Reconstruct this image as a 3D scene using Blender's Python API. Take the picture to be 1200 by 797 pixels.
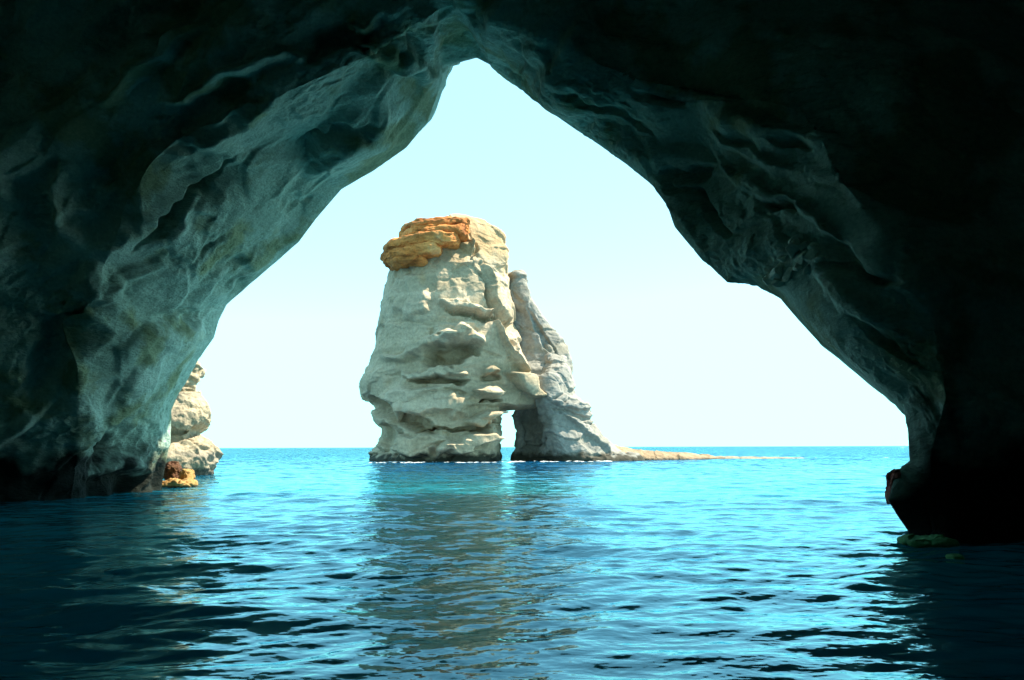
import bpy, math, random
import numpy as np
from mathutils import Vector, Euler

R = math.radians
for o in list(bpy.data.objects):
    bpy.data.objects.remove(o)
sc = bpy.context.scene
col = sc.collection

# ------------------------------------------------------------------ camera
H = 1.7                     # eye height above the water, sitting in a boat
F = 933.0                   # focal length in pixels of a 1200 wide picture
PITCH = math.atan2(125.5, F)
cam_d = bpy.data.cameras.new('camera')
cam = bpy.data.objects.new('camera', cam_d)
col.objects.link(cam)
cam_d.sensor_width = 36.0
cam_d.lens = 36.0 * F / 1200.0
cam_d.clip_start = 0.05
cam_d.clip_end = 60000
cam.location = (0, 0, H)
cam.rotation_euler = (R(90) + PITCH, R(0.17), R(0))
sc.camera = cam

# ------------------------------------------------------------------ sky, sun, exposure
SUN_EL, SUN_AZ = 54.0, 77.0     # azimuth from +Y (view direction) towards +X
w = bpy.data.worlds.new('World')
sc.world = w
w.use_nodes = True
nt = w.node_tree
nt.nodes.clear()
sky = nt.nodes.new('ShaderNodeTexSky')
sky.sky_type = 'NISHITA'
sky.sun_disc = False
sky.sun_elevation = R(SUN_EL)
sky.sun_rotation = R(SUN_AZ)
sky.altitude = 0
sky.air_density = 1.0
sky.dust_density = 0.25
sky.ozone_density = 1.0
bg = nt.nodes.new('ShaderNodeBackground')
bg.inputs['Strength'].default_value = 0.12
out = nt.nodes.new('ShaderNodeOutputWorld')
tint = nt.nodes.new('ShaderNodeVectorMath')     # the cool, slightly green daylight of the photograph
tint.operation = 'MULTIPLY'
tint.inputs[1].default_value = (0.72, 1.04, 0.98)
nt.links.new(sky.outputs[0], tint.inputs[0])
veil = nt.nodes.new('ShaderNodeMix')            # thin even summer haze over the whole sky
veil.data_type = 'RGBA'
veil.inputs[0].default_value = 0.45
veil.inputs[7].default_value = (1.97, 4.1, 4.7, 1)
soft = nt.nodes.new('ShaderNodeVectorMath')
soft.operation = 'MINIMUM'
soft.inputs[1].default_value = (2.1, 5.5, 6.5)
nt.links.new(tint.outputs[0], veil.inputs[6])
nt.links.new(veil.outputs[2], soft.inputs[0])
nt.links.new(soft.outputs[0], bg.inputs[0])
nt.links.new(bg.outputs[0], out.inputs[0])

sd = bpy.data.lights.new('sun', 'SUN')
sd.energy = 4.4
sd.angle = R(0.5)
sd.color = (1.0, 0.90, 0.74)
sun = bpy.data.objects.new('sun', sd)
col.objects.link(sun)
to_sun = Vector((math.cos(R(SUN_EL)) * math.sin(R(SUN_AZ)), math.cos(R(SUN_EL)) * math.cos(R(SUN_AZ)), math.sin(R(SUN_EL))))
sun.rotation_euler = to_sun.to_track_quat('Z', 'Y').to_euler()
sun.location = (40, 20, 80)

vs = sc.view_settings
vs.view_transform = 'Standard'
vs.look = 'None'
vs.gamma = 1.0
vs.exposure = 1.78
sc.render.engine = 'CYCLES'
cy = sc.cycles
cy.use_denoising = True
cy.max_bounces = 8
cy.diffuse_bounces = 5
cy.glossy_bounces = 4
cy.transparent_max_bounces = 8
cy.caustics_reflective = True
cy.caustics_refractive = False
cy.sample_clamp_indirect = 6.0

# ------------------------------------------------------------------ helpers
_cp, _sp = math.cos(PITCH), math.sin(PITCH)


def ray(px, py):
    """direction of a picture point, scaled so that y == 1"""
    a = (np.asarray(px, float) - 600.0) / F
    b = (398.5 - np.asarray(py, float)) / F
    y = _cp - b * _sp
    z = _sp + b * _cp
    return a / y, z / y


def at(px, py, Y):
    rx, rz = ray(px, py)
    return np.array([rx * Y, Y, H + rz * Y])


def foot(px, Y):
    # point on the water surface at depth Y under column px
    py = 524.0 + H * F / Y
    rx, rz = ray(px, py)
    return np.array([rx * Y, Y, 0.0])


_rng = np.random.RandomState(7)
_perm = _rng.permutation(512).astype(np.int32)
_perm = np.concatenate([_perm, _perm, _perm])
_g = _rng.normal(size=(512, 3))
_g /= np.linalg.norm(_g, axis=1)[:, None]


def perlin(p):
    p = np.asarray(p, float)
    i = np.floor(p).astype(np.int64)
    f = p - i
    u = f * f * f * (f * (f * 6 - 15) + 10)
    i &= 511
    r = 0
    for dx in (0, 1):
        wx = u[:, 0] if dx else 1 - u[:, 0]
        hx = _perm[(i[:, 0] + dx) & 511]
        for dy in (0, 1):
            wy = u[:, 1] if dy else 1 - u[:, 1]
            hy = _perm[(hx + i[:, 1] + dy) & 511]
            for dz in (0, 1):
                wz = u[:, 2] if dz else 1 - u[:, 2]
                h = _perm[(hy + i[:, 2] + dz) & 511]
                g = _g[h]
                d = g[:, 0] * (f[:, 0] - dx) + g[:, 1] * (f[:, 1] - dy) + g[:, 2] * (f[:, 2] - dz)
                r = r + wx * wy * wz * d
    return r * 1.5


def fbm(p, octaves=4, gain=0.5, lac=2.03):
    a, s, r = 1.0, 1.0, 0
    for k in range(octaves):
        r = r + a * perlin(p * s + 17.3 * k)
        a *= gain
        s *= lac
    return r


def ridged(p, octaves=4, gain=0.5):
    a, s, r = 1.0, 1.0, 0
    for k in range(octaves):
        r = r + a * (1 - 2 * np.abs(perlin(p * s + 31.7 * k)))
        a *= gain
        s *= 2.07
    return r


def cells(p, seed=0):
    """distance to nearest and second nearest jittered point, and a value of the nearest cell"""
    i = np.floor(p).astype(np.int64)
    best = np.full(len(p), 9.0)
    sec = np.full(len(p), 9.0)
    val = np.zeros(len(p))
    for dx in (-1, 0, 1):
        for dy in (-1, 0, 1):
            for dz in (-1, 0, 1):
                c = i + np.array([dx, dy, dz])
                h = _perm[(_perm[(_perm[(c[:, 0] + seed) & 511] + c[:, 1]) & 511] + c[:, 2]) & 511]
                q = c + 0.5 + 0.42 * _g[h]
                d = np.linalg.norm(p - q, axis=1)
                m = d < best
                sec = np.where(m, best, np.minimum(sec, d))
                val = np.where(m, (h % 97) / 97.0, val)
                best = np.where(m, d, best)
    return best, sec, val


def facets(p, seed=0, edge=0.12):
    """chiselled planes: every cell tilts its own way, with a crease where two meet"""
    i = np.floor(p).astype(np.int64)
    best = np.full(len(p), 9.0); sec = np.full(len(p), 9.0); val = np.zeros(len(p))
    for dx in (-1, 0, 1):
        for dy in (-1, 0, 1):
            for dz in (-1, 0, 1):
                c = i + np.array([dx, dy, dz])
                h = _perm[(_perm[(_perm[(c[:, 0] + seed) & 511] + c[:, 1]) & 511] + c[:, 2]) & 511]
                r = p - (c + 0.5 + 0.42 * _g[h])
                d = np.linalg.norm(r, axis=1)
                t = (r * _g[(h + 101) & 511]).sum(1) + 0.25 * ((h % 97) / 97.0 - 0.5)
                m = d < best
                sec = np.where(m, best, np.minimum(sec, d))
                val = np.where(m, t, val)
                best = np.where(m, d, best)
    return val * smooth(0.0, edge, sec - best)


def smooth(a, b, x):
    t = np.clip((x - a) / (b - a), 0, 1)
    return t * t * (3 - 2 * t)


def catmull(P, t, closed=False):
    """P (n, k) control points at integer parameters; t any array"""
    P = np.asarray(P, float)
    n = len(P)
    t = np.asarray(t, float)
    i = np.floor(t).astype(int)
    if closed:
        ix = [(i + k) % n for k in (-1, 0, 1, 2)]
    else:
        i = np.clip(i, 0, n - 2)
        ix = [np.clip(i + k, 0, n - 1) for k in (-1, 0, 1, 2)]
    f = (t - i)[:, None]
    a, b, c, d = (P[k] for k in ix)
    tang = 0.38                      # a little tighter than Catmull-Rom: rock corners stay
    m1, m2 = tang * (c - a), tang * (d - b)
    return ((2 * f**3 - 3 * f**2 + 1) * b + (f**3 - 2 * f**2 + f) * m1 + (-2 * f**3 + 3 * f**2) * c + (f**3 - f**2) * m2)


def grid_object(name, P, mat, close_u=False, cap=False, parent=None, disp=None, smooth_shade=True, iters=1):
    """P (rows, cols, 3); quads between rows; columns optionally wrap.  disp(co, normal) -> metres along the normal"""
    n, m = P.shape[:2]
    idx = np.arange(n * m).reshape(n, m)
    if close_u:
        a = idx[:-1, :]; b = np.roll(idx, -1, 1)[:-1, :]; c = np.roll(idx, -1, 1)[1:, :]; d = idx[1:, :]
    else:
        a = idx[:-1, :-1]; b = idx[:-1, 1:]; c = idx[1:, 1:]; d = idx[1:, :-1]
    q = np.stack([a, b, c, d], -1).reshape(-1, 4)
    V = P.reshape(-1, 3)
    tris = []
    if cap:
        V = np.vstack([V, P[0].mean(0), P[-1].mean(0)])
        k0, k1 = n * m, n * m + 1
        r0, r1 = idx[0], idx[-1]
        for j in range(m):
            tris.append((k0, r0[(j + 1) % m], r0[j]))
            tris.append((k1, r1[j], r1[(j + 1) % m]))
    tris = np.array(tris, dtype=np.int64).reshape(-1, 3)
    me = bpy.data.meshes.new(name)
    me.vertices.add(len(V))
    me.vertices.foreach_set('co', V.ravel().astype(np.float32))
    nl = len(q) * 4 + len(tris) * 3
    me.loops.add(nl)
    me.loops.foreach_set('vertex_index', np.concatenate([q.ravel(), tris.ravel()]).astype(np.int32))
    me.polygons.add(len(q) + len(tris))
    ls = np.concatenate([np.arange(len(q)) * 4, len(q) * 4 + np.arange(len(tris)) * 3])
    me.polygons.foreach_set('loop_start', ls.astype(np.int32))
    me.update(calc_edges=True)
    me.validate()
    if disp:
        for fn in (disp if isinstance(disp, (list, tuple)) else [disp]):
            co = np.zeros(len(V) * 3, np.float32); me.vertices.foreach_get('co', co); co = co.reshape(-1, 3).astype(float)
            no = np.zeros(len(V) * 3, np.float32); me.vertices.foreach_get('normal', no); no = no.reshape(-1, 3).astype(float)
            dv = fn(co, no)
            co = co + (no * dv[:, None] if dv.ndim == 1 else dv)
            me.vertices.foreach_set('co', co.ravel().astype(np.float32))
            me.update()
    me.polygons.foreach_set('use_smooth', [smooth_shade] * len(me.polygons))
    me.materials.append(mat)
    o = bpy.data.objects.new(name, me)
    col.objects.link(o)
    if parent:
        o.parent = parent
    return o


def tag(o, label=None, cat=None, group=None, kind=None):
    if label: o['label'] = label
    if cat: o['category'] = cat
    if group: o['group'] = group
    if kind: o['kind'] = kind
    return o


# ------------------------------------------------------------------ materials
def new_mat(name):
    m = bpy.data.materials.new(name)
    m.use_nodes = True
    n = m.node_tree
    n.nodes.clear()
    return m, n


def rock_mat(name, cols, scale=0.3, bump=0.3, detail_scale=4.0, band=None, blotch=None, rough=0.9, tilt=(0, 0, 0), stretch=(1, 1, 1), wet_or_shade=None, stain=None):
    """cols: list of (position, rgb).  band=(rgb, amount, scale) bedding colour.  blotch=(rgb, lo, hi, scale).
    wet=(rgb, height): the dark algae and wetted line just above the sea; on the cave also painted shade"""
    m, n = new_mat(name)
    N, L = n.nodes, n.links
    def nd(t, **kw):
        x = N.new(t)
        for k, v in kw.items():
            setattr(x, k, v)
        return x
    tc = nd('ShaderNodeTexCoord')
    mp = nd('ShaderNodeMapping')
    mp.inputs['Rotation'].default_value = tilt
    mp.inputs['Scale'].default_value = stretch
    L.new(tc.outputs['Object'], mp.inputs[0])
    n1 = nd('ShaderNodeTexNoise'); n1.inputs['Scale'].default_value = scale; n1.inputs['Detail'].default_value = 9; n1.inputs['Roughness'].default_value = 0.62
    n1.inputs['Distortion'].default_value = 0.15
    L.new(mp.outputs[0], n1.inputs['Vector'])
    cr = nd('ShaderNodeValToRGB')
    e = cr.color_ramp.elements
    while len(e) > 1: e.remove(e[0])
    e[0].position = cols[0][0]; e[0].color = (*cols[0][1], 1)
    for p, c in cols[1:]:
        x = e.new(p); x.color = (*c, 1)
    L.new(n1.outputs[0], cr.inputs[0])
    c_out = cr.outputs[0]
    def mix(fac_out, a_out, rgb, mode='MIX', fac_mul=1.0):
        mx = nd('ShaderNodeMix', data_type='RGBA', blend_type=mode)
        if fac_mul != 1.0:
            mm = nd('ShaderNodeMath', operation='MULTIPLY'); mm.inputs[1].default_value = fac_mul
            L.new(fac_out, mm.inputs[0]); fac_out = mm.outputs[0]
        L.new(fac_out, mx.inputs[0]); L.new(a_out, mx.inputs[6])
        if isinstance(rgb, tuple): mx.inputs[7].default_value = (*rgb, 1)
        else: L.new(rgb, mx.inputs[7])
        return mx.outputs[2]
    def mrange(src, a, b):
        r = nd('ShaderNodeMapRange'); r.inputs['From Min'].default_value = a; r.inputs['From Max'].default_value = b
        L.new(src, r.inputs[0]); return r.outputs[0]
    if band:
        rgb, amt, bs = band
        mb = nd('ShaderNodeMapping'); mb.inputs['Scale'].default_value = (0.12 * bs, 0.12 * bs, bs)
        mb.inputs['Rotation'].default_value = tilt
        L.new(tc.outputs['Object'], mb.inputs[0])
        nb = nd('ShaderNodeTexNoise'); nb.inputs['Scale'].default_value = 1.0; nb.inputs['Detail'].default_value = 6; nb.inputs['Distortion'].default_value = 0.4
        L.new(mb.outputs[0], nb.inputs['Vector'])
        c_out = mix(mrange(nb.outputs[0], 0.48, 0.62), c_out, rgb, fac_mul=amt)
    if blotch:
        rgb, lo, hi, bs = blotch
        nb2 = nd('ShaderNodeTexNoise'); nb2.inputs['Scale'].default_value = bs; nb2.inputs['Detail'].default_value = 5; nb2.inputs['Roughness'].default_value = 0.55
        L.new(tc.outputs['Object'], nb2.inputs['Vector'])
        c_out = mix(mrange(nb2.outputs[0], lo, hi), c_out, rgb, fac_mul=0.8)
    if stain:
        rgb, z0, z1, ss = stain
        gz = nd('ShaderNodeNewGeometry'); sz = nd('ShaderNodeSeparateXYZ'); L.new(gz.outputs['Position'], sz.inputs[0])
        ms_ = nd('ShaderNodeMapping'); ms_.inputs['Scale'].default_value = (ss, ss, ss * 0.3)
        L.new(tc.outputs['Object'], ms_.inputs[0])
        ns = nd('ShaderNodeTexNoise'); ns.inputs['Scale'].default_value = 1.0; ns.inputs['Detail'].default_value = 6
        L.new(ms_.outputs[0], ns.inputs['Vector'])
        zr = nd('ShaderNodeMapRange'); zr.inputs['From Min'].default_value = z0; zr.inputs['From Max'].default_value = z1
        zr.inputs['To Min'].default_value = -0.35; zr.inputs['To Max'].default_value = 0.12
        L.new(sz.outputs[2], zr.inputs[0])
        ad2 = nd('ShaderNodeMath', operation='ADD'); L.new(ns.outputs[0], ad2.inputs[0]); L.new(zr.outputs[0], ad2.inputs[1])
        c_out = mix(mrange(ad2.outputs[0], 0.5, 0.66), c_out, rgb, fac_mul=0.6)
    # fine mineral grain
    n3 = nd('ShaderNodeTexNoise'); n3.inputs['Scale'].default_value = detail_scale * 3; n3.inputs['Detail'].default_value = 8; n3.inputs['Roughness'].default_value = 0.7
    L.new(tc.outputs['Object'], n3.inputs['Vector'])
    r3 = nd('ShaderNodeMapRange'); r3.inputs['From Min'].default_value = 0.3; r3.inputs['From Max'].default_value = 0.7
    r3.inputs['To Min'].default_value = 0.72; r3.inputs['To Max'].default_value = 1.22
    L.new(n3.outputs[0], r3.inputs[0])
    mg = nd('ShaderNodeVectorMath', operation='SCALE')
    L.new(c_out, mg.inputs[0]); L.new(r3.outputs[0], mg.inputs['Scale'])
    c_out = mg.outputs[0]
    if wet_or_shade:
        rgb, hgt = wet_or_shade
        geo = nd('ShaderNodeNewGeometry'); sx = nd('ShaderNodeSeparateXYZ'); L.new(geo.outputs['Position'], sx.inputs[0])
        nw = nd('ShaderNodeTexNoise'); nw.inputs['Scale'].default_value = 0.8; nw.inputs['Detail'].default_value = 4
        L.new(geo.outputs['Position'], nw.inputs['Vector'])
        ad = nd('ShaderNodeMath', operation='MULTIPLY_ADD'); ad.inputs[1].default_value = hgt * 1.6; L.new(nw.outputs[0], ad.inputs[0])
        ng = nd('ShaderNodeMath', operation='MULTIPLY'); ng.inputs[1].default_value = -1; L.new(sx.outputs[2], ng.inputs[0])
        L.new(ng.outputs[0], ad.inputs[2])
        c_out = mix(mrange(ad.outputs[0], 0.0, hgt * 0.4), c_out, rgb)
    # bump
    b1 = nd('ShaderNodeTexNoise'); b1.inputs['Scale'].default_value = detail_scale; b1.inputs['Detail'].default_value = 10; b1.inputs['Roughness'].default_value = 0.65
    L.new(mp.outputs[0], b1.inputs['Vector'])
    v = nd('ShaderNodeTexVoronoi', feature='DISTANCE_TO_EDGE'); v.inputs['Scale'].default_value = detail_scale * 0.35
    nv = nd('ShaderNodeVectorMath', operation='ADD')
    sc3 = nd('ShaderNodeVectorMath', operation='SCALE'); sc3.inputs['Scale'].default_value = 0.9
    L.new(b1.outputs['Color'], sc3.inputs[0]); L.new(mp.outputs[0], nv.inputs[0]); L.new(sc3.outputs[0], nv.inputs[1]); L.new(nv.outputs[0], v.inputs['Vector'])
    vr = nd('ShaderNodeMapRange'); vr.inputs['From Max'].default_value = 0.06; vr.inputs['To Max'].default_value = 0.05
    L.new(v.outputs[0], vr.inputs[0])
    ma = nd('ShaderNodeMath', operation='ADD'); L.new(b1.outputs[0], ma.inputs[0]); L.new(vr.outputs[0], ma.inputs[1])
    bp = nd('ShaderNodeBump'); bp.inputs['Strength'].default_value = 0.9; bp.inputs['Distance'].default_value = bump
    L.new(ma.outputs[0], bp.inputs['Height'])
    bs_ = nd('ShaderNodeBsdfPrincipled')
    bs_.inputs['Roughness'].default_value = rough
    bs_.inputs['Specular IOR Level'].default_value = 0.25
    L.new(c_out, bs_.inputs['Base Color']); L.new(bp.outputs[0], bs_.inputs['Normal'])
    o = nd('ShaderNodeOutputMaterial'); L.new(bs_.outputs[0], o.inputs[0])
    return m


M_cave = rock_mat('cave_rock', [(0.28, (0.16, 0.21, 0.16)), (0.45, (0.29, 0.385, 0.30)), (0.60, (0.40, 0.50, 0.41)), (0.75, (0.32, 0.34, 0.19))],
                  scale=0.28, bump=0.17, detail_scale=3.0, blotch=((0.20, 0.22, 0.10), 0.52, 0.60, 0.4), wet_or_shade=((0.007, 0.011, 0.007), 2.8),  # algae band, raised and blackened to paint in shade along the wall foot
                  tilt=(0, R(38), 0), stretch=(0.5, 0.8, 1.4))
M_stack = rock_mat('pale_tuff', [(0.30, (0.27, 0.205, 0.125)), (0.43, (0.44, 0.34, 0.22)), (0.60, (0.50, 0.395, 0.27)), (0.76, (0.37, 0.27, 0.16))],
                   scale=0.16, bump=0.28, detail_scale=1.0, band=((0.20, 0.17, 0.10), 0.5, 0.40), blotch=((0.38, 0.29, 0.15), 0.66, 0.85, 0.10),
                   wet_or_shade=((0.05, 0.045, 0.03), 1.4), tilt=(0, R(-8), 0), stain=((0.40, 0.25, 0.11), 17.0, 27.0, 0.40))
M_fin = rock_mat('shaded_tuff', [(0.30, (0.16, 0.155, 0.13)), (0.5, (0.26, 0.25, 0.215)), (0.75, (0.21, 0.20, 0.165))],
                 scale=0.16, bump=0.22, detail_scale=0.7, band=((0.20, 0.18, 0.12), 0.4, 0.5), wet_or_shade=((0.05, 0.045, 0.03), 1.4))  # stack rock darkened and cooled, painting in shade on fin and buttress
M_orange = rock_mat('orange_caprock', [(0.30, (0.26, 0.08, 0.02)), (0.46, (0.54, 0.18, 0.04)), (0.60, (0.62, 0.26, 0.075)), (0.74, (0.46, 0.30, 0.15))],
                    scale=0.3, bump=0.2, detail_scale=1.2, band=((0.22, 0.08, 0.02), 0.6, 1.2))
M_cliff = rock_mat('cliff_rock', [(0.30, (0.17, 0.145, 0.10)), (0.5, (0.38, 0.31, 0.205)), (0.75, (0.28, 0.22, 0.13))],
                   scale=0.35, bump=0.3, detail_scale=1.3, band=((0.15, 0.14, 0.12), 0.6, 0.9), wet_or_shade=((0.09, 0.08, 0.06), 0.6))
M_brown = rock_mat('brown_rock', [(0.30, (0.05, 0.022, 0.012)), (0.5, (0.10, 0.045, 0.022)), (0.75, (0.17, 0.09, 0.035))], scale=1.2, bump=0.12, detail_scale=4)
M_gold = rock_mat('golden_rock', [(0.30, (0.20, 0.10, 0.03)), (0.5, (0.38, 0.23, 0.08)), (0.75, (0.26, 0.15, 0.05))], scale=1.2, bump=0.1, detail_scale=4, wet_or_shade=((0.12, 0.07, 0.03), 0.12))
M_red = rock_mat('backlit_red_rock', [(0.30, (0.22, 0.05, 0.04)), (0.5, (0.50, 0.13, 0.10)), (0.75, (0.55, 0.25, 0.18))], scale=2.0, bump=0.08, detail_scale=6)  # reddish rock; backlit rim and lens fringe also put into the red
M_reef = rock_mat('reef_rock', [(0.30, (0.13, 0.09, 0.05)), (0.5, (0.27, 0.19, 0.11)), (0.75, (0.36, 0.27, 0.17))], scale=0.4, bump=0.3, detail_scale=1.2, wet_or_shade=((0.12, 0.09, 0.06), 0.35))
M_pale_reef = rock_mat('pale_reef_rock', [(0.30, (0.16, 0.14, 0.095)), (0.5, (0.25, 0.215, 0.15)), (0.75, (0.20, 0.17, 0.11))], scale=0.5, bump=0.2, detail_scale=1.5)
M_pale = rock_mat('pale_blocks', [(0.30, (0.40, 0.44, 0.34)), (0.5, (0.62, 0.66, 0.54)), (0.75, (0.50, 0.52, 0.38))], scale=0.8, bump=0.1, detail_scale=3)
M_green = rock_mat('green_algae_rock', [(0.30, (0.06, 0.20, 0.07)), (0.5, (0.14, 0.42, 0.16)), (0.75, (0.20, 0.36, 0.14))], scale=1.5, bump=0.05, detail_scale=5)


def water_mat():
    m, n = new_mat('sea_water')
    N, L = n.nodes, n.links
    tc = N.new('ShaderNodeTexCoord')
    # small ripples that the mesh is too coarse for
    def noise(scale, stretch, detail):
        mp = N.new('ShaderNodeMapping'); mp.inputs['Scale'].default_value = stretch
        L.new(tc.outputs['Object'], mp.inputs[0])
        t = N.new('ShaderNodeTexNoise'); t.inputs['Scale'].default_value = scale; t.inputs['Detail'].default_value = detail
        t.inputs['Roughness'].default_value = 0.5
        L.new(mp.outputs[0], t.inputs['Vector'])
        return t.outputs[0]
    a = noise(2.4, (0.8, 1.0, 1), 3)
    b = noise(0.35, (0.7, 1.0, 1), 3)
    b1 = N.new('ShaderNodeBump'); b1.inputs['Strength'].default_value = 1; b1.inputs['Distance'].default_value = 0.042
    b2 = N.new('ShaderNodeBump'); b2.inputs['Strength'].default_value = 1
    L.new(a, b1.inputs['Height']); L.new(b, b2.inputs['Height']); L.new(b1.outputs[0], b2.inputs['Normal'])
    # swell bump only out where the mesh waves have faded
    ln = N.new('ShaderNodeVectorMath'); ln.operation = 'LENGTH'; L.new(tc.outputs['Object'], ln.inputs[0])
    mr = N.new('ShaderNodeMapRange'); mr.inputs['From Min'].default_value = 25; mr.inputs['From Max'].default_value = 160; mr.inputs['To Max'].default_value = 2.6
    L.new(ln.outputs['Value'], mr.inputs[0]); L.new(mr.outputs[0], b2.inputs['Distance'])
    # body colour: patchy turquoise shallows, lightened near the cave as painted scattered light; bluer deep water
    cn = noise(0.05, (1, 1, 1), 3)
    cr = N.new('ShaderNodeValToRGB')
    cr.color_ramp.elements[0].position = 0.38; cr.color_ramp.elements[0].color = (0.003, 0.14, 0.21, 1)
    cr.color_ramp.elements[1].position = 0.62; cr.color_ramp.elements[1].color = (0.004, 0.19, 0.21, 1)
    L.new(cn, cr.inputs[0])
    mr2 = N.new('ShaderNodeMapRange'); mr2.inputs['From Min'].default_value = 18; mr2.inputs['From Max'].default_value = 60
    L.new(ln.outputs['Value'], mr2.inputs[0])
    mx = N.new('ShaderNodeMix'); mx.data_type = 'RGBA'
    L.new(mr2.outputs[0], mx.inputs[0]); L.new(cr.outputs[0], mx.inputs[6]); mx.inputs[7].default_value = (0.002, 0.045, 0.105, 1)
    # light that entered the water outside travels on under the surface into the shade of the cave
    df = N.new('ShaderNodeSubsurfaceScattering'); df.falloff = 'BURLEY'
    df.inputs['Scale'].default_value = 1.0; df.inputs['Radius'].default_value = (1.2, 9.0, 9.0)
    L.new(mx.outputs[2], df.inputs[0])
    gl = N.new('ShaderNodeBsdfGlossy'); gl.inputs['Roughness'].default_value = 0.04; gl.inputs['Color'].default_value = (0.60, 0.93, 1.0, 1)
    L.new(b2.outputs[0], gl.inputs['Normal'])
    fr = N.new('ShaderNodeFresnel'); fr.inputs['IOR'].default_value = 1.5; L.new(b2.outputs[0], fr.inputs['Normal'])
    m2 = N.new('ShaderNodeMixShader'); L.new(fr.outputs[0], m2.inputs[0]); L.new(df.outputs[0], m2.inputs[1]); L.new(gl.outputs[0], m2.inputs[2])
    o = N.new('ShaderNodeOutputMaterial'); L.new(m2.outputs[0], o.inputs[0])
    return m


M_water = water_mat()


# ------------------------------------------------------------------ sea
def build_sea():
    half = R(42)
    fine = np.linspace(-half, half, 620)
    coarse = np.linspace(half, 2 * math.pi - half, 120)[1:-1]
    th = np.concatenate([fine, coarse])
    r = np.concatenate([[0.02, 0.5, 1.2, 2, 3, 4], np.exp(np.linspace(math.log(4.8), math.log(300), 1050)), np.exp(np.linspace(math.log(320), math.log(45000), 40))])
    RR, TH = np.meshgrid(r, th, indexing='ij')
    X = RR * np.sin(TH); Y = RR * np.cos(TH)
    Z = np.zeros_like(X)
    rng = np.random.RandomState(3)
    for k in range(96):
        lam = 0.20 * (3.8 / 0.20) ** rng.rand()
        d = rng.normal(R(100), R(34))           # waves run towards the mouth and back
        kx, ky = math.cos(d) * 2 * math.pi / lam, math.sin(d) * 2 * math.pi / lam
        amp = 0.0023 * lam ** 0.88
        fade = np.clip(1.25 - RR / (lam * 110), 0, 1)
        ph = kx * X + ky * Y + rng.rand() * 6.28
        s = np.sin(ph)
        Z += amp * fade * (s + 0.22 * np.cos(2 * ph))
    # cat's paws: calmer and rougher patches
    p = np.stack([X.ravel() * 0.12, Y.ravel() * 0.12, np.zeros(X.size)], -1)
    Z *= (1.0 + 0.55 * perlin(p)).reshape(Z.shape)
    # the inner cave is more sheltered
    Z *= 0.6 + 0.4 * smooth(2, 12, RR)
    P = np.stack([X, Y, Z], -1)
    o = grid_object('sea', P, M_water, close_u=True)
    tag(o, kind='structure')


build_sea()

# ------------------------------------------------------------------ cave
# the mouth of the cave: outline points with their own distances (left 33 m, right 16 m)
CONT = [(191, 572), (195, 548), (200, 520), (201, 480), (209, 461), (218, 448), (233, 420), (251, 395), (257, 374), (266, 356), (301, 326), (351, 283),
        (371, 256), (401, 221), (441, 198), (477, 173), (502, 143), (517, 100), (524, 78), (545, 72), (560, 68), (575, 76), (600, 95), (632, 120), (665, 143),
        (700, 168), (735, 193), (766, 218), (786, 246), (793, 266), (826, 306), (853, 332), (872, 333), (888, 336), (916, 351), (935, 374), (960, 402),
        (1000, 432), (1035, 460), (1060, 484), (1064, 505), (1066, 542), (1057, 548), (1047, 564), (1040, 587), (1052, 607), (1064, 624)]
# stations: contour index -> ring 1 and ring 2 points (px, py, depth)
ST = [  # idx, mouth depth, ring1, ring2
    (0, 33.0, (90, None, 27.5), (-150, None, 23.5)),
    (3, 32.0, (92, 500, 26.5), (-150, 460, 23.0)),
    (7, 30.5, (98, 390, 24.5), (-160, 300, 21.5)),
    (12, 28.5, (178, 192, 22.5), (-90, 60, 21.0)),
    (15, 27.0, (330, 112, 21.5), (120, -90, 19.5)),
    (17, 26.0, (440, 62, 21.5), (300, -170, 19.5)),
    (20, 25.0, (530, 8, 21.5), (520, -190, 19.5)),
    (24, 23.5, (640, 38, 20.8), (760, -190, 19.5)),
    (26, 22.5, (745, 96, 20.0), (980, -150, 19.0)),
    (28, 21.3, (930, 128, 17.5), (1230, -60, 17.5)),
    (31, 19.8, (985, 210, 16.0), (1320, 100, 16.5)),
    (35, 18.2, (1075, 325, 14.8), (1400, 260, 15.5)),
    (39, 16.5, (1105, 440, 14.8), (1420, 420, 15.0)),
    (42, 16.0, (1112, 530, 14.6), (1420, 520, 15.0)),
    (46, 15.8, (1118, None, 14.6), (1420, None, 14.8)),
]


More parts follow.
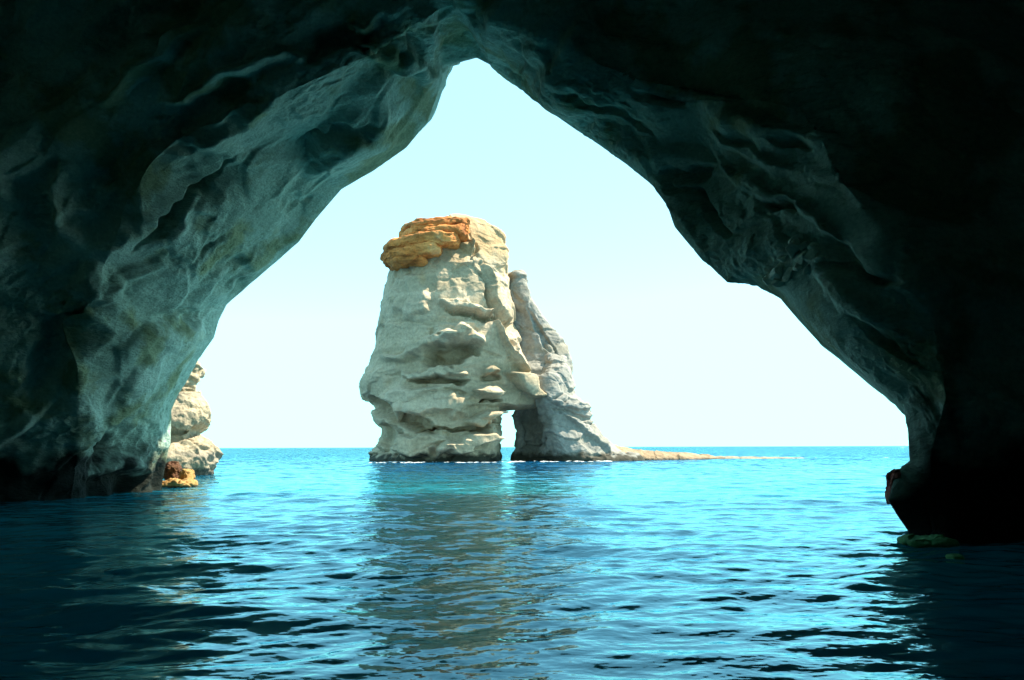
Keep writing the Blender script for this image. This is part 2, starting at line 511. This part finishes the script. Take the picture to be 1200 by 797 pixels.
CAVE_FEATS = [  # px, py, half length, half height, tilt, metres (minus = cut into the rock)
    (210, 242, 56, 4.5, -43, -0.55), (225, 262, 50, 16, -43, 0.25), (408, 158, 40, 4, -22, -0.4), (420, 172, 46, 12, -22, 0.22),
    (405, 46, 48, 14, -10, -0.9), (200, 58, 90, 11, -34, 0.7), (170, 30, 60, 22, -34, -0.8), (300, 78, 80, 9, -22, 0.5), (250, 128, 60, 22, -30, -0.9),
    (130, 235, 30, 45, 20, -0.6), (45, 240, 30, 60, 15, -0.5), (75, 235, 10, 30, 12, 0.4), (212, 366, 17, 13, 0, -0.35), (272, 318, 18, 20, 0, -0.3),
    (60, 420, 28, 60, 18, -0.6), (110, 560, 130, 45, 0, -0.5), (150, 455, 14, 50, 25, 0.35), (235, 265, 12, 15, 0, -0.2), (345, 240, 12, 8, -30, -0.15),
    (110, 330, 22, 26, 10, 0.35), (480, 78, 30, 8, 5, 0.35), (455, 60, 30, 4, -4, -0.4),
    (797, 201, 22, 6, -8, -0.5), (812, 240, 46, 5, 47, -0.55), (800, 262, 40, 9, 47, 0.2), (912, 240, 20, 6, 18, -0.55), (905, 152, 58, 22, 14, 0.6),
    (928, 166, 18, 9, 20, -0.6), (868, 176, 40, 7, 22, 0.35), (760, 118, 22, 8, 30, -0.5), (880, 215, 60, 8, 28, 0.3), (985, 290, 30, 12, 30, -0.6),
    (1010, 320, 40, 7, 15, -0.6), (1000, 352, 60, 12, 38, 0.4), (640, 70, 50, 8, 35, 0.25), (960, 262, 40, 5, 30, 0.3), (1040, 400, 40, 6, 42, -0.4),
    (700, 128, 60, 5, 37, -0.25),
]


def feat_disp(co, feats, wob):
    yy = np.maximum(co[:, 1], 0.5)
    ax = co[:, 0] / yy; az = (co[:, 2] - H) / yy
    k = 1.0 / np.maximum(_cp + az * _sp, 0.1)
    px = 600 + ax * k * F
    py = 398.5 - F * (az * _cp - _sp) * k
    px = px + wob * 2.5 * perlin(co * 0.8) + wob * perlin(co * 2.1 + 9)
    py = py + wob * 2.5 * perlin(co * 0.8 + 30) + wob * perlin(co * 2.1 + 50)
    d = 0
    ok = co[:, 1] > 8
    nz = 0.32 * fbm(co * np.array([0.9, 0.9, 0.9]) + 80, 3)
    for (fx, fy, hw, hh, rot, amt) in feats:
        c, s_ = math.cos(R(rot)), math.sin(R(rot))
        dx, dy = px - fx, py - fy
        a = (dx * c + dy * s_) / hw; b = (-dx * s_ + dy * c) / hh
        d = d + amt * ok * smooth(1.5, 0.3, np.sqrt(a * a + b * b) + nz)
    return d


def build_cave():
    NU = 1000
    C = np.array(CONT, float)
    seg = np.concatenate([[0], np.cumsum(np.hypot(*np.diff(C, axis=0).T))])
    seg /= seg[-1]
    u = np.linspace(0, 1, NU)
    cx, cy_ = np.interp(u, seg, C[:, 0]), np.interp(u, seg, C[:, 1])
    us = np.array([seg[s[0]] for s in ST])
    tt = np.interp(u, us, np.arange(len(ST)))
    dep = catmull(np.array([[s[1]] for s in ST]), tt)[:, 0]
    R0 = at(cx, cy_, dep).T
    R0[0, 2] = 0; R0[-1, 2] = 0

    def ring(k):
        pts = np.array([foot(s[k][0], s[k][2]) if s[k][1] is None else at(*s[k]) for s in ST])
        return catmull(pts, tt)
    R1, R2 = ring(2), ring(3)
    ang = np.interp(u, us, np.linspace(math.pi, 0, len(ST)))

    def world_ring(Y, a, b):
        z = b * np.sin(ang)
        return np.stack([a * np.cos(ang), np.full(NU, Y), z], -1)
    R3 = world_ring(4, 19, 17)
    R4 = world_ring(-14, 18, 15)
    R5 = world_ring(-24, 8, 7)
    R6 = world_ring(-26, 0.2, 0.2)
    # outside: unseen overhang lengthened to shade the left wall, then the cliff face
    cen = np.array([0.0, 0.0, 3.0])
    outw = R0 - np.array([-1.5, 0, 3.0]); outw[:, 1] = 0
    outw /= np.linalg.norm(outw, axis=1)[:, None]
    e1 = 3.5 + 6.0 * smooth(0.12, 0.42, u)
    O1 = R0 * ((dep + e1) / dep)[:, None]
    O1[:, 2] = H + (R0[:, 2] - H) * (dep + e1) / dep
    O1 += outw * 0.9
    O2 = O1 + outw * 6; O2[:, 1] += 1.0
    O3 = O1 + outw * 22; O3[:, 1] -= 4.0
    O4 = world_ring(0, 44, 38)
    O5 = world_ring(-34, 40, 34)
    O6 = world_ring(-42, 0.3, 0.3)
    keys = [(O6, 4), (O5, 12), (O4, 16), (O3, 20), (O2, 22), (O1, 40), (R0, 170), (R1, 170), (R2, 60), (R3, 24), (R4, 10), (R5, 6), (R6, 0)]
    rows, tag_s = [], []
    for i in range(len(keys) - 1):
        A, n = keys[i]
        B = keys[i + 1][0]
        for j in range(n):
            f = j / n
            # curved transitions on the visible walls
            if A is R0:
                f = f ** 1.0
                mid = outw * (0.35 * math.sin(math.pi * f)) * -1
                rows.append(A * (1 - f) + B * f + mid)
            else:
                rows.append(A * (1 - f) + B * f)
            tag_s.append(i + j / n)
    rows.append(R6); tag_s.append(12)
    P = np.array(rows)
    tag_s = np.array(tag_s)
    # feet: run both ends below the water
    def down(c):
        q = c.copy(); q[:, 2] = -6.0
        return q
    cols = [down(P[:, 0])]
    for k in range(8, 0, -1):
        q = P[:, 0].copy(); q[:, 2] = -6.0 * (k / 9.0) ** 1.3; cols.append(q)
    left = np.stack(cols, 1)
    cols = []
    for k in range(1, 10):
        q = P[:, -1].copy(); q[:, 2] = -6.0 * (k / 9.0) ** 1.3; cols.append(q)
    right = np.stack(cols, 1)
    P = np.concatenate([left, P, right], 1)
    n, m = P.shape[:2]
    S = np.repeat(tag_s, m)
    UU = np.tile(np.concatenate([np.zeros(9), u, np.ones(9)]), n)

    def disp(co, no):
        # amplitude: gentle at the mouth edge, whose outline is known
        lip = np.clip(np.abs(S - 6.0) / 0.30, 0, 1)
        amp = 0.10 + 0.90 * smooth(0, 1, lip)
        big = smooth(0.0, 1.0, np.clip(np.abs(S - 6.0) / 0.5, 0, 1))
        calm = 1 - 0.45 * smooth(0.0, 4.0, co[:, 0])                         # the right flank is smoother
        amp = amp * calm
        p = co.copy()
        inner = (S > 6) & (S < 8)
        toward = np.array([0, 12.0, 3.0]) - co
        flip = np.sign(np.mean((no[inner] * toward[inner]).sum(1)))
        # bedding tilts: up to the right on the left flank, down to the right on the right one
        t = R(38) * np.where(co[:, 0] < 0, 1, -1) * np.clip(np.abs(co[:, 0]) / 3, 0, 1)
        q = np.stack([p[:, 0] * np.cos(t) + p[:, 2] * np.sin(t), p[:, 1], -p[:, 0] * np.sin(t) + p[:, 2] * np.cos(t)], -1)
        warp = np.stack([fbm(q * 0.25 + 5, 3), fbm(q * 0.25 + 25, 3), fbm(q * 0.25 + 45, 3)], -1)
        qw = q + warp * 0.9
        d = 0.8 * big * fbm(qw * np.array([0.13, 0.17, 0.26]), 2, 0.4)
        d += 1.05 * amp * facets(q * np.array([0.15, 0.20, 0.42]) + 0.10 * warp + 3, 1, 0.22)
        d += 0.20 * amp * facets(q * np.array([0.5, 0.55, 1.4]) + 0.15 * warp + 13, 5, 0.20)
        patch = smooth(-0.15, 0.35, perlin(co * 0.3 + 70))                    # broken only in places
        d += 0.09 * patch * (0.3 + 0.7 * amp) * facets(q * np.array([1.8, 1.8, 3.6]) + 0.5 * warp + 23, 7, 0.15)
        d += 0.05 * amp * fbm(qw * 1.2, 2, 0.4) + 0.035 * patch * fbm(q * 3.6, 3, 0.55)
        d += feat_disp(co, CAVE_FEATS, 6.5) * np.where(co[:, 0] > 0, 0.75, 1.0)
        # never bulge across the known outline of the mouth
        away = np.abs(S - 6.0)
        lim = 0.04 + 0.9 * away
        d = np.where(d > 0, lim * np.tanh(d / lim), d * (0.15 + 0.85 * smooth(0, 0.12, away)))
        return d * flip
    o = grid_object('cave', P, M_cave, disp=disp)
    tag(o, kind='structure')
    return o


cave = build_cave()


# ------------------------------------------------------------------ lofted rocks
def loft(name, levels, mat, Y0, nth=260, nz=240, disp=None, parent=None, under=4.0, shear=0.0):
    """levels from the bottom up: (py, [(px, dy), ...]) each a closed outline seen from above"""
    k = len(levels[0][1])
    lv = []
    for py, pts in levels:
        rx, rz = ray(600, py)
        z = H + rz * Y0
        row = []
        for px, dy in pts:
            row.append(((px - 600.0) / F * (Y0 + dy) / (_cp - (398.5 - py) / F * _sp), Y0 + dy, z))
        lv.append(row)
    lv = np.array(lv)                                  # levels, k, 3
    if under > 0:
        lv[0, :, 2] = 0.0
        low = lv[:1].copy(); low[:, :, 2] = -under
        lv = np.concatenate([low, lv], 0)
    th = np.linspace(0, k, nth, endpoint=False)
    # distribute the rows evenly over height
    ringed = np.stack([catmull(l, th, closed=True) for l in lv])
    hs = np.concatenate([[0], np.cumsum(np.abs(np.diff(lv[:, 0, 2])) + 0.35 * np.linalg.norm(np.diff(lv.mean(1)[:, :2], axis=0), axis=1) + 0.05)])
    t = np.interp(np.linspace(0, hs[-1], nz), hs, np.arange(len(hs)))
    flat = ringed.reshape(len(lv), -1)
    P = catmull(flat, t).reshape(nz, nth, 3)
    # roof rows drawn in towards the middle
    top = P[-1]; c = top.mean(0)
    caps = [c + (top - c) * f + np.array([0, 0, (1 - f * f) * 0.35 * 0.1 * np.linalg.norm(top - c, axis=1).mean()]) for f in (0.94, 0.86, 0.76, 0.64, 0.5, 0.36, 0.22, 0.1)]
    P = np.concatenate([P, np.array(caps)], 0)
    if shear:
        P[:, :, 2] += shear * (P[:, :, 0] - P[:, :, 0].min())
    return grid_object(name, P, mat, close_u=True, cap=True, disp=disp, parent=parent)


def rock_disp(a_big=1.0, a_mid=0.4, a_small=0.12, s=0.12, strata=0.5, tilt=0.1, seed=0, feats=(), zfreq=0.5, bias=0.0):
    def fn(co, no):
        p = co + seed * 13.7
        warp = np.stack([fbm(p * s + 5, 3), fbm(p * s + 25, 3), fbm(p * s + 45, 3)], -1)
        q = p + warp * (0.35 / s) * 0.5
        d = bias + a_big * fbm(q * s, 3, 0.4)
        d += 2.2 * a_mid * facets(q * np.array([s * 1.5, s * 1.5, s * 2.6]) , seed, 0.10)
        d += 0.5 * a_mid * facets(q * np.array([s * 4.5, s * 4.5, s * 9.0]), seed + 3, 0.14)
        zz = q[:, 2] + tilt * q[:, 0] + 1.2 * warp[:, 0]
        L1 = np.stack([q[:, 0] * s * 0.25, q[:, 1] * s * 0.25, zz * zfreq], -1)
        st = perlin(L1)
        d += strata * np.tanh(3.0 * st) * 0.5
        L2 = np.stack([q[:, 0] * s * 0.8, q[:, 1] * s * 0.8, zz * zfreq * 3.1], -1)
        d += strata * 0.28 * perlin(L2)
        d += a_small * fbm(p * s * 7, 4, 0.55)
        # vertical gullies from rain
        g = np.stack([p[:, 0] * s * 3.5, p[:, 1] * s * 3.5, p[:, 2] * s * 0.5], -1)
        d += a_small * 1.3 * ridged(g, 2)
        if len(feats):
            # features given where they stand on the rock, as (px, py, half-width, half-height, tilt deg, metres)
            yy = co[:, 1]
            ax = co[:, 0] / yy; az = (co[:, 2] - H) / yy
            k = 1.0 / (_cp + az * _sp)
            px = 600 + ax * k * F
            py = 398.5 - F * (az * _cp - _sp) * k
            front = np.clip(-no[:, 1] * 2.0 + 0.3, 0, 1)
            wx = 6.0 * perlin(p * 0.35) + 3.0 * perlin(p * 1.1)
            nz = 0.28 * fbm(p * np.array([0.35, 0.35, 0.8]) + 60, 2)
            for (fx, fy, hw, hh, rot, amt) in feats:
                c, s_ = math.cos(R(rot)), math.sin(R(rot))
                dx, dy = px + wx - fx, py + wx - fy
                a = (dx * c + dy * s_) / hw; b = (-dx * s_ + dy * c) / hh
                rr = np.sqrt(a * a + b * b)
                d += amt * front * smooth(1.25, 0.75, rr + nz)
        return d
    return fn


# ---- sea stack
STACK_Y = 100.0
stack = bpy.data.objects.new('sea_stack', None)
col.objects.link(stack)
tag(stack, 'tall pale sea stack with an orange cap and a narrow arch through its foot', 'sea stack')


def P8(L, Rr, ridge, back=8.0, front=-7.0, fl=0.30, rf=-5.5):
    W = Rr - L
    return [(L, 1.0), (L + 0.07 * W, front * 0.55), (L + fl * W, front), (L + 0.62 * (ridge - L), front * 1.05), (ridge, rf), (Rr, 0.0), (Rr - 0.08 * W, back * 0.7), (L + 0.5 * W, back), (L + 0.08 * W, back * 0.8)]


pillar = [
    (540.5, P8(431, 587, 573)), (530, P8(430, 587, 574)), (517, P8(433, 587, 574)), (505, P8(437, 587, 574)), (497, P8(436, 588, 578)),
    (487, P8(434, 587, 577)), (481, P8(432, 589, 578)), (476, P8(431, 640, 588, rf=-5.8)), (462, P8(426, 644, 596)), (452, P8(422, 640, 604)),
    (440, P8(424, 628, 603)), (425, P8(431, 622, 603)), (404, P8(439, 614, 597)), (380, P8(444, 607, 586)),
    (350, P8(448, 602, 574, front=-6.2)), (330, P8(451, 598, 564, front=-5.6)), (317, P8(454, 596, 557, front=-5.2)), (300, P8(462, 595, 551, front=-4.8, rf=-4.2)),
    (285, P8(468, 593, 547, front=-4.2, rf=-3.6)), (274, P8(474, 590, 548, front=-3.6, rf=-3, back=6)), (265, P8(484, 582, 548, front=-3, rf=-2.4, back=5)), (258, P8(500, 572, 546, front=-2.2, rf=-1.8, back=4)),
    (254, P8(518, 560, 544, front=-1.2, rf=-1, back=2.5)),
]
f_pillar = [
    (528, 414, 32, 14, -14, -3.40), (505, 402, 50, 8, -22, 1.19), (540, 392, 26, 7, 10, 1.53),
    (508, 446, 32, 5, 0, -1.87), (508, 436, 40, 6, -5, 1.36), (500, 470, 50, 14, 3, 1.53), 
    (470, 490, 45, 9, 20, -2.72), (448, 520, 18, 22, 0, -1.87), (490, 521, 36, 11, -4, 1.36),
    (546, 518, 30, 8, -22, 3.06), (545, 500, 52, 2.6, -2, -1.87), (566, 488, 20, 7, -4, 2.04), (574, 459, 15, 5.5, 4, 2.55), (577, 444, 11, 4, 0, -1.02), (576, 434, 9, 6, 0, 1.70), (574, 470, 12, 3, 0, -1.53),
    (436, 452, 16, 20, 0, 0.5), (445, 472, 14, 6, 10, -2.21),
    (555, 368, 30, 4, 8, -1.19), (545, 360, 30, 4, 5, 1.19),
    (480, 345, 22, 26, 0, 0.68), (575, 330, 4, 46, -24, 1.36), (586, 372, 4, 40, -24, -1.36), (598, 400, 4, 44, -27, 1.53), (566, 312, 3, 30, -18, -1.02),
    (615, 452, 26, 6, 42, 2.21),
]
loft('pillar', pillar, M_stack, STACK_Y, nth=520, nz=460, parent=stack,
     disp=rock_disp(0.42, 0.30, 0.06, s=0.10, strata=0.09, tilt=0.12, seed=1, feats=f_pillar, zfreq=0.42, bias=-0.42))


def P6(L, Rr, f, b, skew=0.0):
    W = Rr - L
    return [(L, (f + b) / 2), (L + 0.12 * W, f * 0.6 + b * 0.4), (L + 0.45 * W, f), (L + 0.8 * W, f * 0.75 + b * 0.25 + skew), (Rr, (f + b) / 2 + skew), (L + 0.75 * W, b), (L + 0.25 * W, b)]


fin = [(540, P6(622, 700, 3.5, 12, -2.6)), (500, P6(622, 690, 3.5, 12, -2.6)), (478, P6(618, 682, 2.0, 12, -2.6)), (470, P6(560, 679, 0.5, 12, -2.6)), (450, P6(556, 671, -0.3, 12, -2.6)), (432, P6(556, 671, 0.4, 12, -2.6)), (420, P6(556, 670, 1.4, 11, -2.6)),
       (402, P6(558, 664, 2.6, 10, -2.6)), (377, P6(556, 645, 3.5, 9, -2.6)), (350, P6(562, 627, 3.5, 8, -2.6)), (329, P6(562, 619, 3.5, 8, -2)), (321, P6(562, 617, 3.5, 8, -2)), (316, P6(562, 617, 3.5, 7, -2)), (314, P6(564, 617, 4, 7, -1.5)), (312, P6(570, 612, 4.5, 6, -1))]
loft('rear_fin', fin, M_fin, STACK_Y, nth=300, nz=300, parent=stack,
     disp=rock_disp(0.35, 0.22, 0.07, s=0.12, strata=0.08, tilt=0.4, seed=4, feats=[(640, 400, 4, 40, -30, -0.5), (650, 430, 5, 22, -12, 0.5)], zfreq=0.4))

butt = [(540, P6(601, 752, -4.0, 10, -2.2)), (534, P6(601, 738, -4.0, 10, -2.2)), (526, P6(605, 724, -4.0, 10, -2.2)), (516, P6(606, 711, -4.0, 10, -2.2)), (499, P6(606, 697, -3.5, 10, -2.2)), (486, P6(606, 690, -3.5, 9, -2.2)), (474, P6(602, 684, -3.5, 8, -2.2)),
        (462, P6(604, 677, -3.0, 8, -2.2)), (450, P6(612, 671, -2.4, 7, -2.2)), (440, P6(618, 670, -2.0, 6, -2.2)), (430, P6(622, 670, -1.4, 6, -2.2)), (418, P6(628, 668, 0.2, 6, -2.0)), (408, P6(636, 662, 2.5, 6, -1))]
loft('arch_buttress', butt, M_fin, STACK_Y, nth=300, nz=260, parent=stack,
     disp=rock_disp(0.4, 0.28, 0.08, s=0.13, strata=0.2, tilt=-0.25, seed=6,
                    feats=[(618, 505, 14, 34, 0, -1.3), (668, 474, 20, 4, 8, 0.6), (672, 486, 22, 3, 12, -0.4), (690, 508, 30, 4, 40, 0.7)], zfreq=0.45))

def slab(y1, y0, L, Rr, f, shear, seed, b=2.0):
    """one tilted flake of the orange cap, thin at its nose"""
    m = (y0 + y1) / 2

    def P6(L, Rr, f, b):
        W = Rr - L
        return [(L, -1.5), (L + 0.06 * W, f * 0.75), (L + 0.35 * W, f), (L + 0.85 * W, f * 1.02), (Rr, f * 0.7), (Rr - 0.05 * W, b), (L + 0.3 * W, b)]
    lv = [(y1, P6(L + 9, Rr - 3, f + 1.2, b)), (y1 - 2, P6(L + 3, Rr, f + 0.3, b)), (m, P6(L, Rr, f, b)), (y0 + 2, P6(L + 2, Rr, f + 0.2, b)), (y0, P6(L + 7, Rr - 4, f + 1.1, b))]
    loft('caprock_slab', lv, M_orange, STACK_Y, nth=220, nz=60, parent=stack, under=0, shear=shear,
         disp=rock_disp(0.20, 0.16, 0.05, s=0.22, strata=0.25, tilt=-shear, seed=seed, zfreq=1.4))


slab(321, 310, 457, 500, -6.6, 0.03, 9)
slab(317, 303, 451, 518, -7.4, 0.08, 12)
slab(309, 294, 452, 538, -7.2, 0.10, 15)
slab(299, 285, 468, 548, -6.6, 0.12, 18)
slab(290, 277, 469, 550, -6.0, 0.12, 21)
slab(280, 269, 472, 540, -5.2, 0.06, 24)

# ---- low reef running right from the stack
def strip_rock(name, pts, mat, disp, label, cat, nu=260, nv=40):
    """pts: (px, depth, half depth in m, height in m) along the crest"""
    A = np.array([[(px - 600) / F * Y * 1.008, Y, hd, h] for px, Y, hd, h in pts])
    t = np.linspace(0, len(A) - 1, nu)
    B = catmull(A, t)
    th = np.linspace(math.pi * 1.12, -math.pi * 0.12, nv)
    P = np.zeros((nu, nv, 3))
    P[:, :, 0] = B[:, 0][:, None]
    P[:, :, 1] = B[:, 1][:, None] + np.cos(th)[None] * B[:, 2][:, None]
    P[:, :, 2] = np.sin(th)[None] * B[:, 3][:, None] - 0.05
    o = grid_object(name, P, mat, disp=disp)
    return tag(o, label, cat)


strip_rock('rock_reef', [(690, 103, 2.5, 2.8), (712, 104, 4, 2.3), (740, 106, 4.5, 1.5), (775, 108, 4.5, 1.15), (805, 110, 4, 0.85), (828, 112, 3, 0.55), (845, 113, 1.5, 0.1)],
           M_reef, rock_disp(0.15, 0.12, 0.05, s=0.2, strata=0.12, tilt=0.12, seed=3, zfreq=1.2),
           'low brown reef sloping down into the sea from the right foot of the stack', 'reef', nu=420)
strip_rock('rock_shoal', [(822, 114, 1.0, 0.05), (840, 114, 3.0, 0.36), (870, 114, 3, 0.30), (900, 115, 2.5, 0.26), (930, 115, 2, 0.20), (948, 115, 1, 0.03)],
           M_pale_reef, rock_disp(0.08, 0.08, 0.04, s=0.5, strata=0.05, seed=5),
           'pale shoal barely above the water beyond the end of the brown reef', 'shoal', nu=420)

# ---- cliff beyond the left wall
CL_Y = 52.0


def P5(L, Rr, f, b):
    W = Rr - L
    return [(L, b * 0.5), (L + 0.1 * W, f * 0.7), (L + 0.55 * W, f), (Rr - 0.10 * W, f * 0.55), (Rr, 0.8), (Rr - 0.12 * W, b * 0.8), (L + 0.5 * W, b)]


cl = [(553, P5(60, 246, -3, 8)), (546, P5(60, 251, -3.2, 8)), (536, P5(60, 254, -3.2, 8)), (526, P5(60, 254, -3.0, 8)), (517, P5(60, 249, -2.6, 8)), (510, P5(60, 240, -2.2, 8)),
      (505, P5(60, 234, -2.0, 8)), (499, P5(60, 244, -2.4, 8)), (492, P5(60, 249, -2.6, 8)), (482, P5(60, 249, -2.5, 8)), (474, P5(60, 246, -2.2, 8)), (468, P5(60, 240, -1.6, 8)),
      (463, P5(60, 233, -1.0, 8)), (457, P5(60, 230, -0.6, 8)), (446, P5(60, 230, -0.4, 8)), (439, P5(60, 236, -0.4, 8)), (431, P5(60, 239, -0.4, 8)), (424, P5(60, 236, -0.2, 8)), (415, P5(60, 226, 0, 8)), (400, P5(60, 205, 0, 8)), (380, P5(60, 180, 0, 8))]
c = loft('sea_cliff', cl, M_cliff, CL_Y, nth=420, nz=300,
         disp=rock_disp(0.18, 0.20, 0.06, s=0.30, strata=0.18, tilt=0.35, seed=2, zfreq=1.0))
tag(c, 'bulging weathered sea cliff lit by the sun just beyond the left cave wall', 'cliff')


def boulder(name, px, py, Y, rx, ry, rz, mat, seed, label, cat, squash=1.0, rough=0.25, sink=0.3):
    nth, nz = 120, 80
    th = np.linspace(0, 2 * math.pi, nth, endpoint=False)
    ph = np.linspace(-math.pi / 2 + 0.02, math.pi / 2 - 0.02, nz)
    TH, PH = np.meshgrid(th, ph)
    e = 0.75
    sg = lambda v, q: np.sign(v) * np.abs(v) ** q
    P = np.stack([rx * sg(np.cos(PH), e) * sg(np.cos(TH), e), ry * sg(np.cos(PH), e) * sg(np.sin(TH), e), rz * sg(np.sin(PH), e)], -1)
    m = max(rx, ry, rz)

    def fn(co, no):
        p = co / m + seed * 7.3
        d = 0.35 * rough * m * fbm(p * 1.2, 3)
        d += rough * m * 1.6 * facets(p * 1.15, seed, 0.12)
        d += rough * m * 0.5 * facets(p * 3.1, seed + 4, 0.12)
        d += rough * m * 0.14 * fbm(p * 6, 3)
        return d
    o = grid_object(name, P, mat, close_u=True, cap=True, disp=fn)
    o.location = at(px, py, Y)
    return tag(o, label, cat)


b = boulder('shore_boulder', 202, 551, 36.5, 0.36, 0.4, 0.42, M_brown, 3, 'dark brown boulder at the waterline under the sunlit cliff', 'boulder')
b = boulder('shore_rock', 208, 566, 35.5, 0.68, 0.6, 0.17, M_gold, 5, 'flat golden rock washed by the sea in front of the dark brown boulder', 'rock', rough=0.18)
b = boulder('shore_rock', 219, 558, 36.3, 0.26, 0.4, 0.28, M_gold, 8, 'small ochre rock wedged right of the dark brown boulder', 'rock')

# ---- right wall details
boulder('rock_outcrop', 1051, 572, 16.1, 0.15, 0.28, 0.36, M_red, 4, 'reddish knob of rock jutting from the foot of the right cave wall', 'rock', rough=0.2)
boulder('awash_rock', 1086, 636.5, 14.3, 0.44, 0.5, 0.085, M_green, 11, 'long green algae-covered rock awash at the foot of the right wall', 'rock', rough=0.1)
boulder('awash_rock', 1119, 655, 12.1, 0.10, 0.14, 0.05, M_green, 12, 'tiny pale green rock awash just right of the long green one', 'rock', rough=0.1)


# pale broken blocks on the right wall, set on the rock surface where a line of sight meets it
from mathutils.bvhtree import BVHTree
bvh = BVHTree.FromObject(cave, bpy.context.evaluated_depsgraph_get())


def on_wall(px, py):
    rx, rz = ray(px, py)
    h = bvh.ray_cast(Vector((0, 0, H)), Vector((float(rx), 1.0, float(rz))).normalized())
    return h[0]


def block_cluster():
    rr = random.Random(5)
    bm_v, bm_f = [], []
    spots = [(905, 326, 10), (913, 316, 11), (921, 305, 10), (929, 294, 12), (934, 283, 9), (944, 288, 7), (941, 301, 8), (952, 300, 9), (936, 312, 8), (946, 316, 7),
             (926, 322, 9), (958, 290, 9), (962, 304, 8), (916, 331, 8), (0, 0, 0), (0, 0, 0)]
    import bmesh
    bm = bmesh.new()
    for px, py, s_ in spots[:-2]:
        p = on_wall(px, py)
        if p is None:
            continue
        r = s_ / F * p.y * 1.1
        pts = []
        e = Euler((rr.uniform(-.6, .6), rr.uniform(-1.2, -.4), rr.uniform(-.6, .6))).to_matrix()
        for k in range(16):
            v = Vector((rr.uniform(-1, 1), rr.uniform(-1, 1), rr.uniform(-1, 1)))
            m_ = max(abs(v.x), abs(v.y), abs(v.z))
            v = v / m_ * rr.uniform(0.8, 1.0)
            v = Vector((v.x * r * 1.15, v.y * r, v.z * r * 0.62))
            pts.append(bm.verts.new(p + e @ v))
        bmesh.ops.convex_hull(bm, input=pts)
    bmesh.ops.delete(bm, geom=[v for v in bm.verts if not v.link_faces], context='VERTS')
    bmesh.ops.bevel(bm, geom=bm.edges[:], offset=0.012, segments=1, affect='EDGES')
    me = bpy.data.meshes.new('rock_outcrop')
    bm.to_mesh(me); bm.free()
    me.materials.append(M_pale)
    o = bpy.data.objects.new('rock_outcrop', me)
    col.objects.link(o)
    tag(o, 'pale broken blocky outcrop standing out on the dark upper right cave wall', 'rock')


block_cluster()


# white flecks standing in for sun glitter on the water before the stack
def glints():
    m, n = new_mat('glint_white')
    b = n.nodes.new('ShaderNodeBsdfPrincipled'); b.inputs['Base Color'].default_value = (0.75, 0.8, 0.8, 1); b.inputs['Roughness'].default_value = 0.7
    o_ = n.nodes.new('ShaderNodeOutputMaterial'); n.links.new(b.outputs[0], o_.inputs[0])
    rng = np.random.RandomState(4)
    V, Fc = [], []
    for k in range(260):
        px = rng.uniform(424, 720)
        Y = rng.uniform(86, 94.5) if px < 598 else rng.uniform(89, 94.5)
        if perlin(np.array([[px * 0.06, Y * 0.35, 0.0]]))[0] < -0.05:
            continue
        x = (px - 600) / F * Y
        a = rng.uniform(0.08, 0.35); bq = rng.uniform(0.05, 0.16)
        i0 = len(V)
        nn = 9
        for q in range(nn):
            t = q / nn * 2 * math.pi
            r = 1 + rng.uniform(-0.35, 0.35)
            V.append((x + a * r * math.cos(t), Y + bq * r * 2.2 * math.sin(t), 0.07))
        V.append((x, Y, 0.10))
        for q in range(nn):
            Fc.append((i0 + q, i0 + (q + 1) % nn, i0 + nn))
    me = bpy.data.meshes.new('glints'); me.from_pydata(V, [], Fc); me.materials.append(m)
    o = bpy.data.objects.new('glints', me); col.objects.link(o)
    tag(o, 'white flecks painted as sun glitter on the sea in front of the stack', 'glints', kind='stuff')


glints()
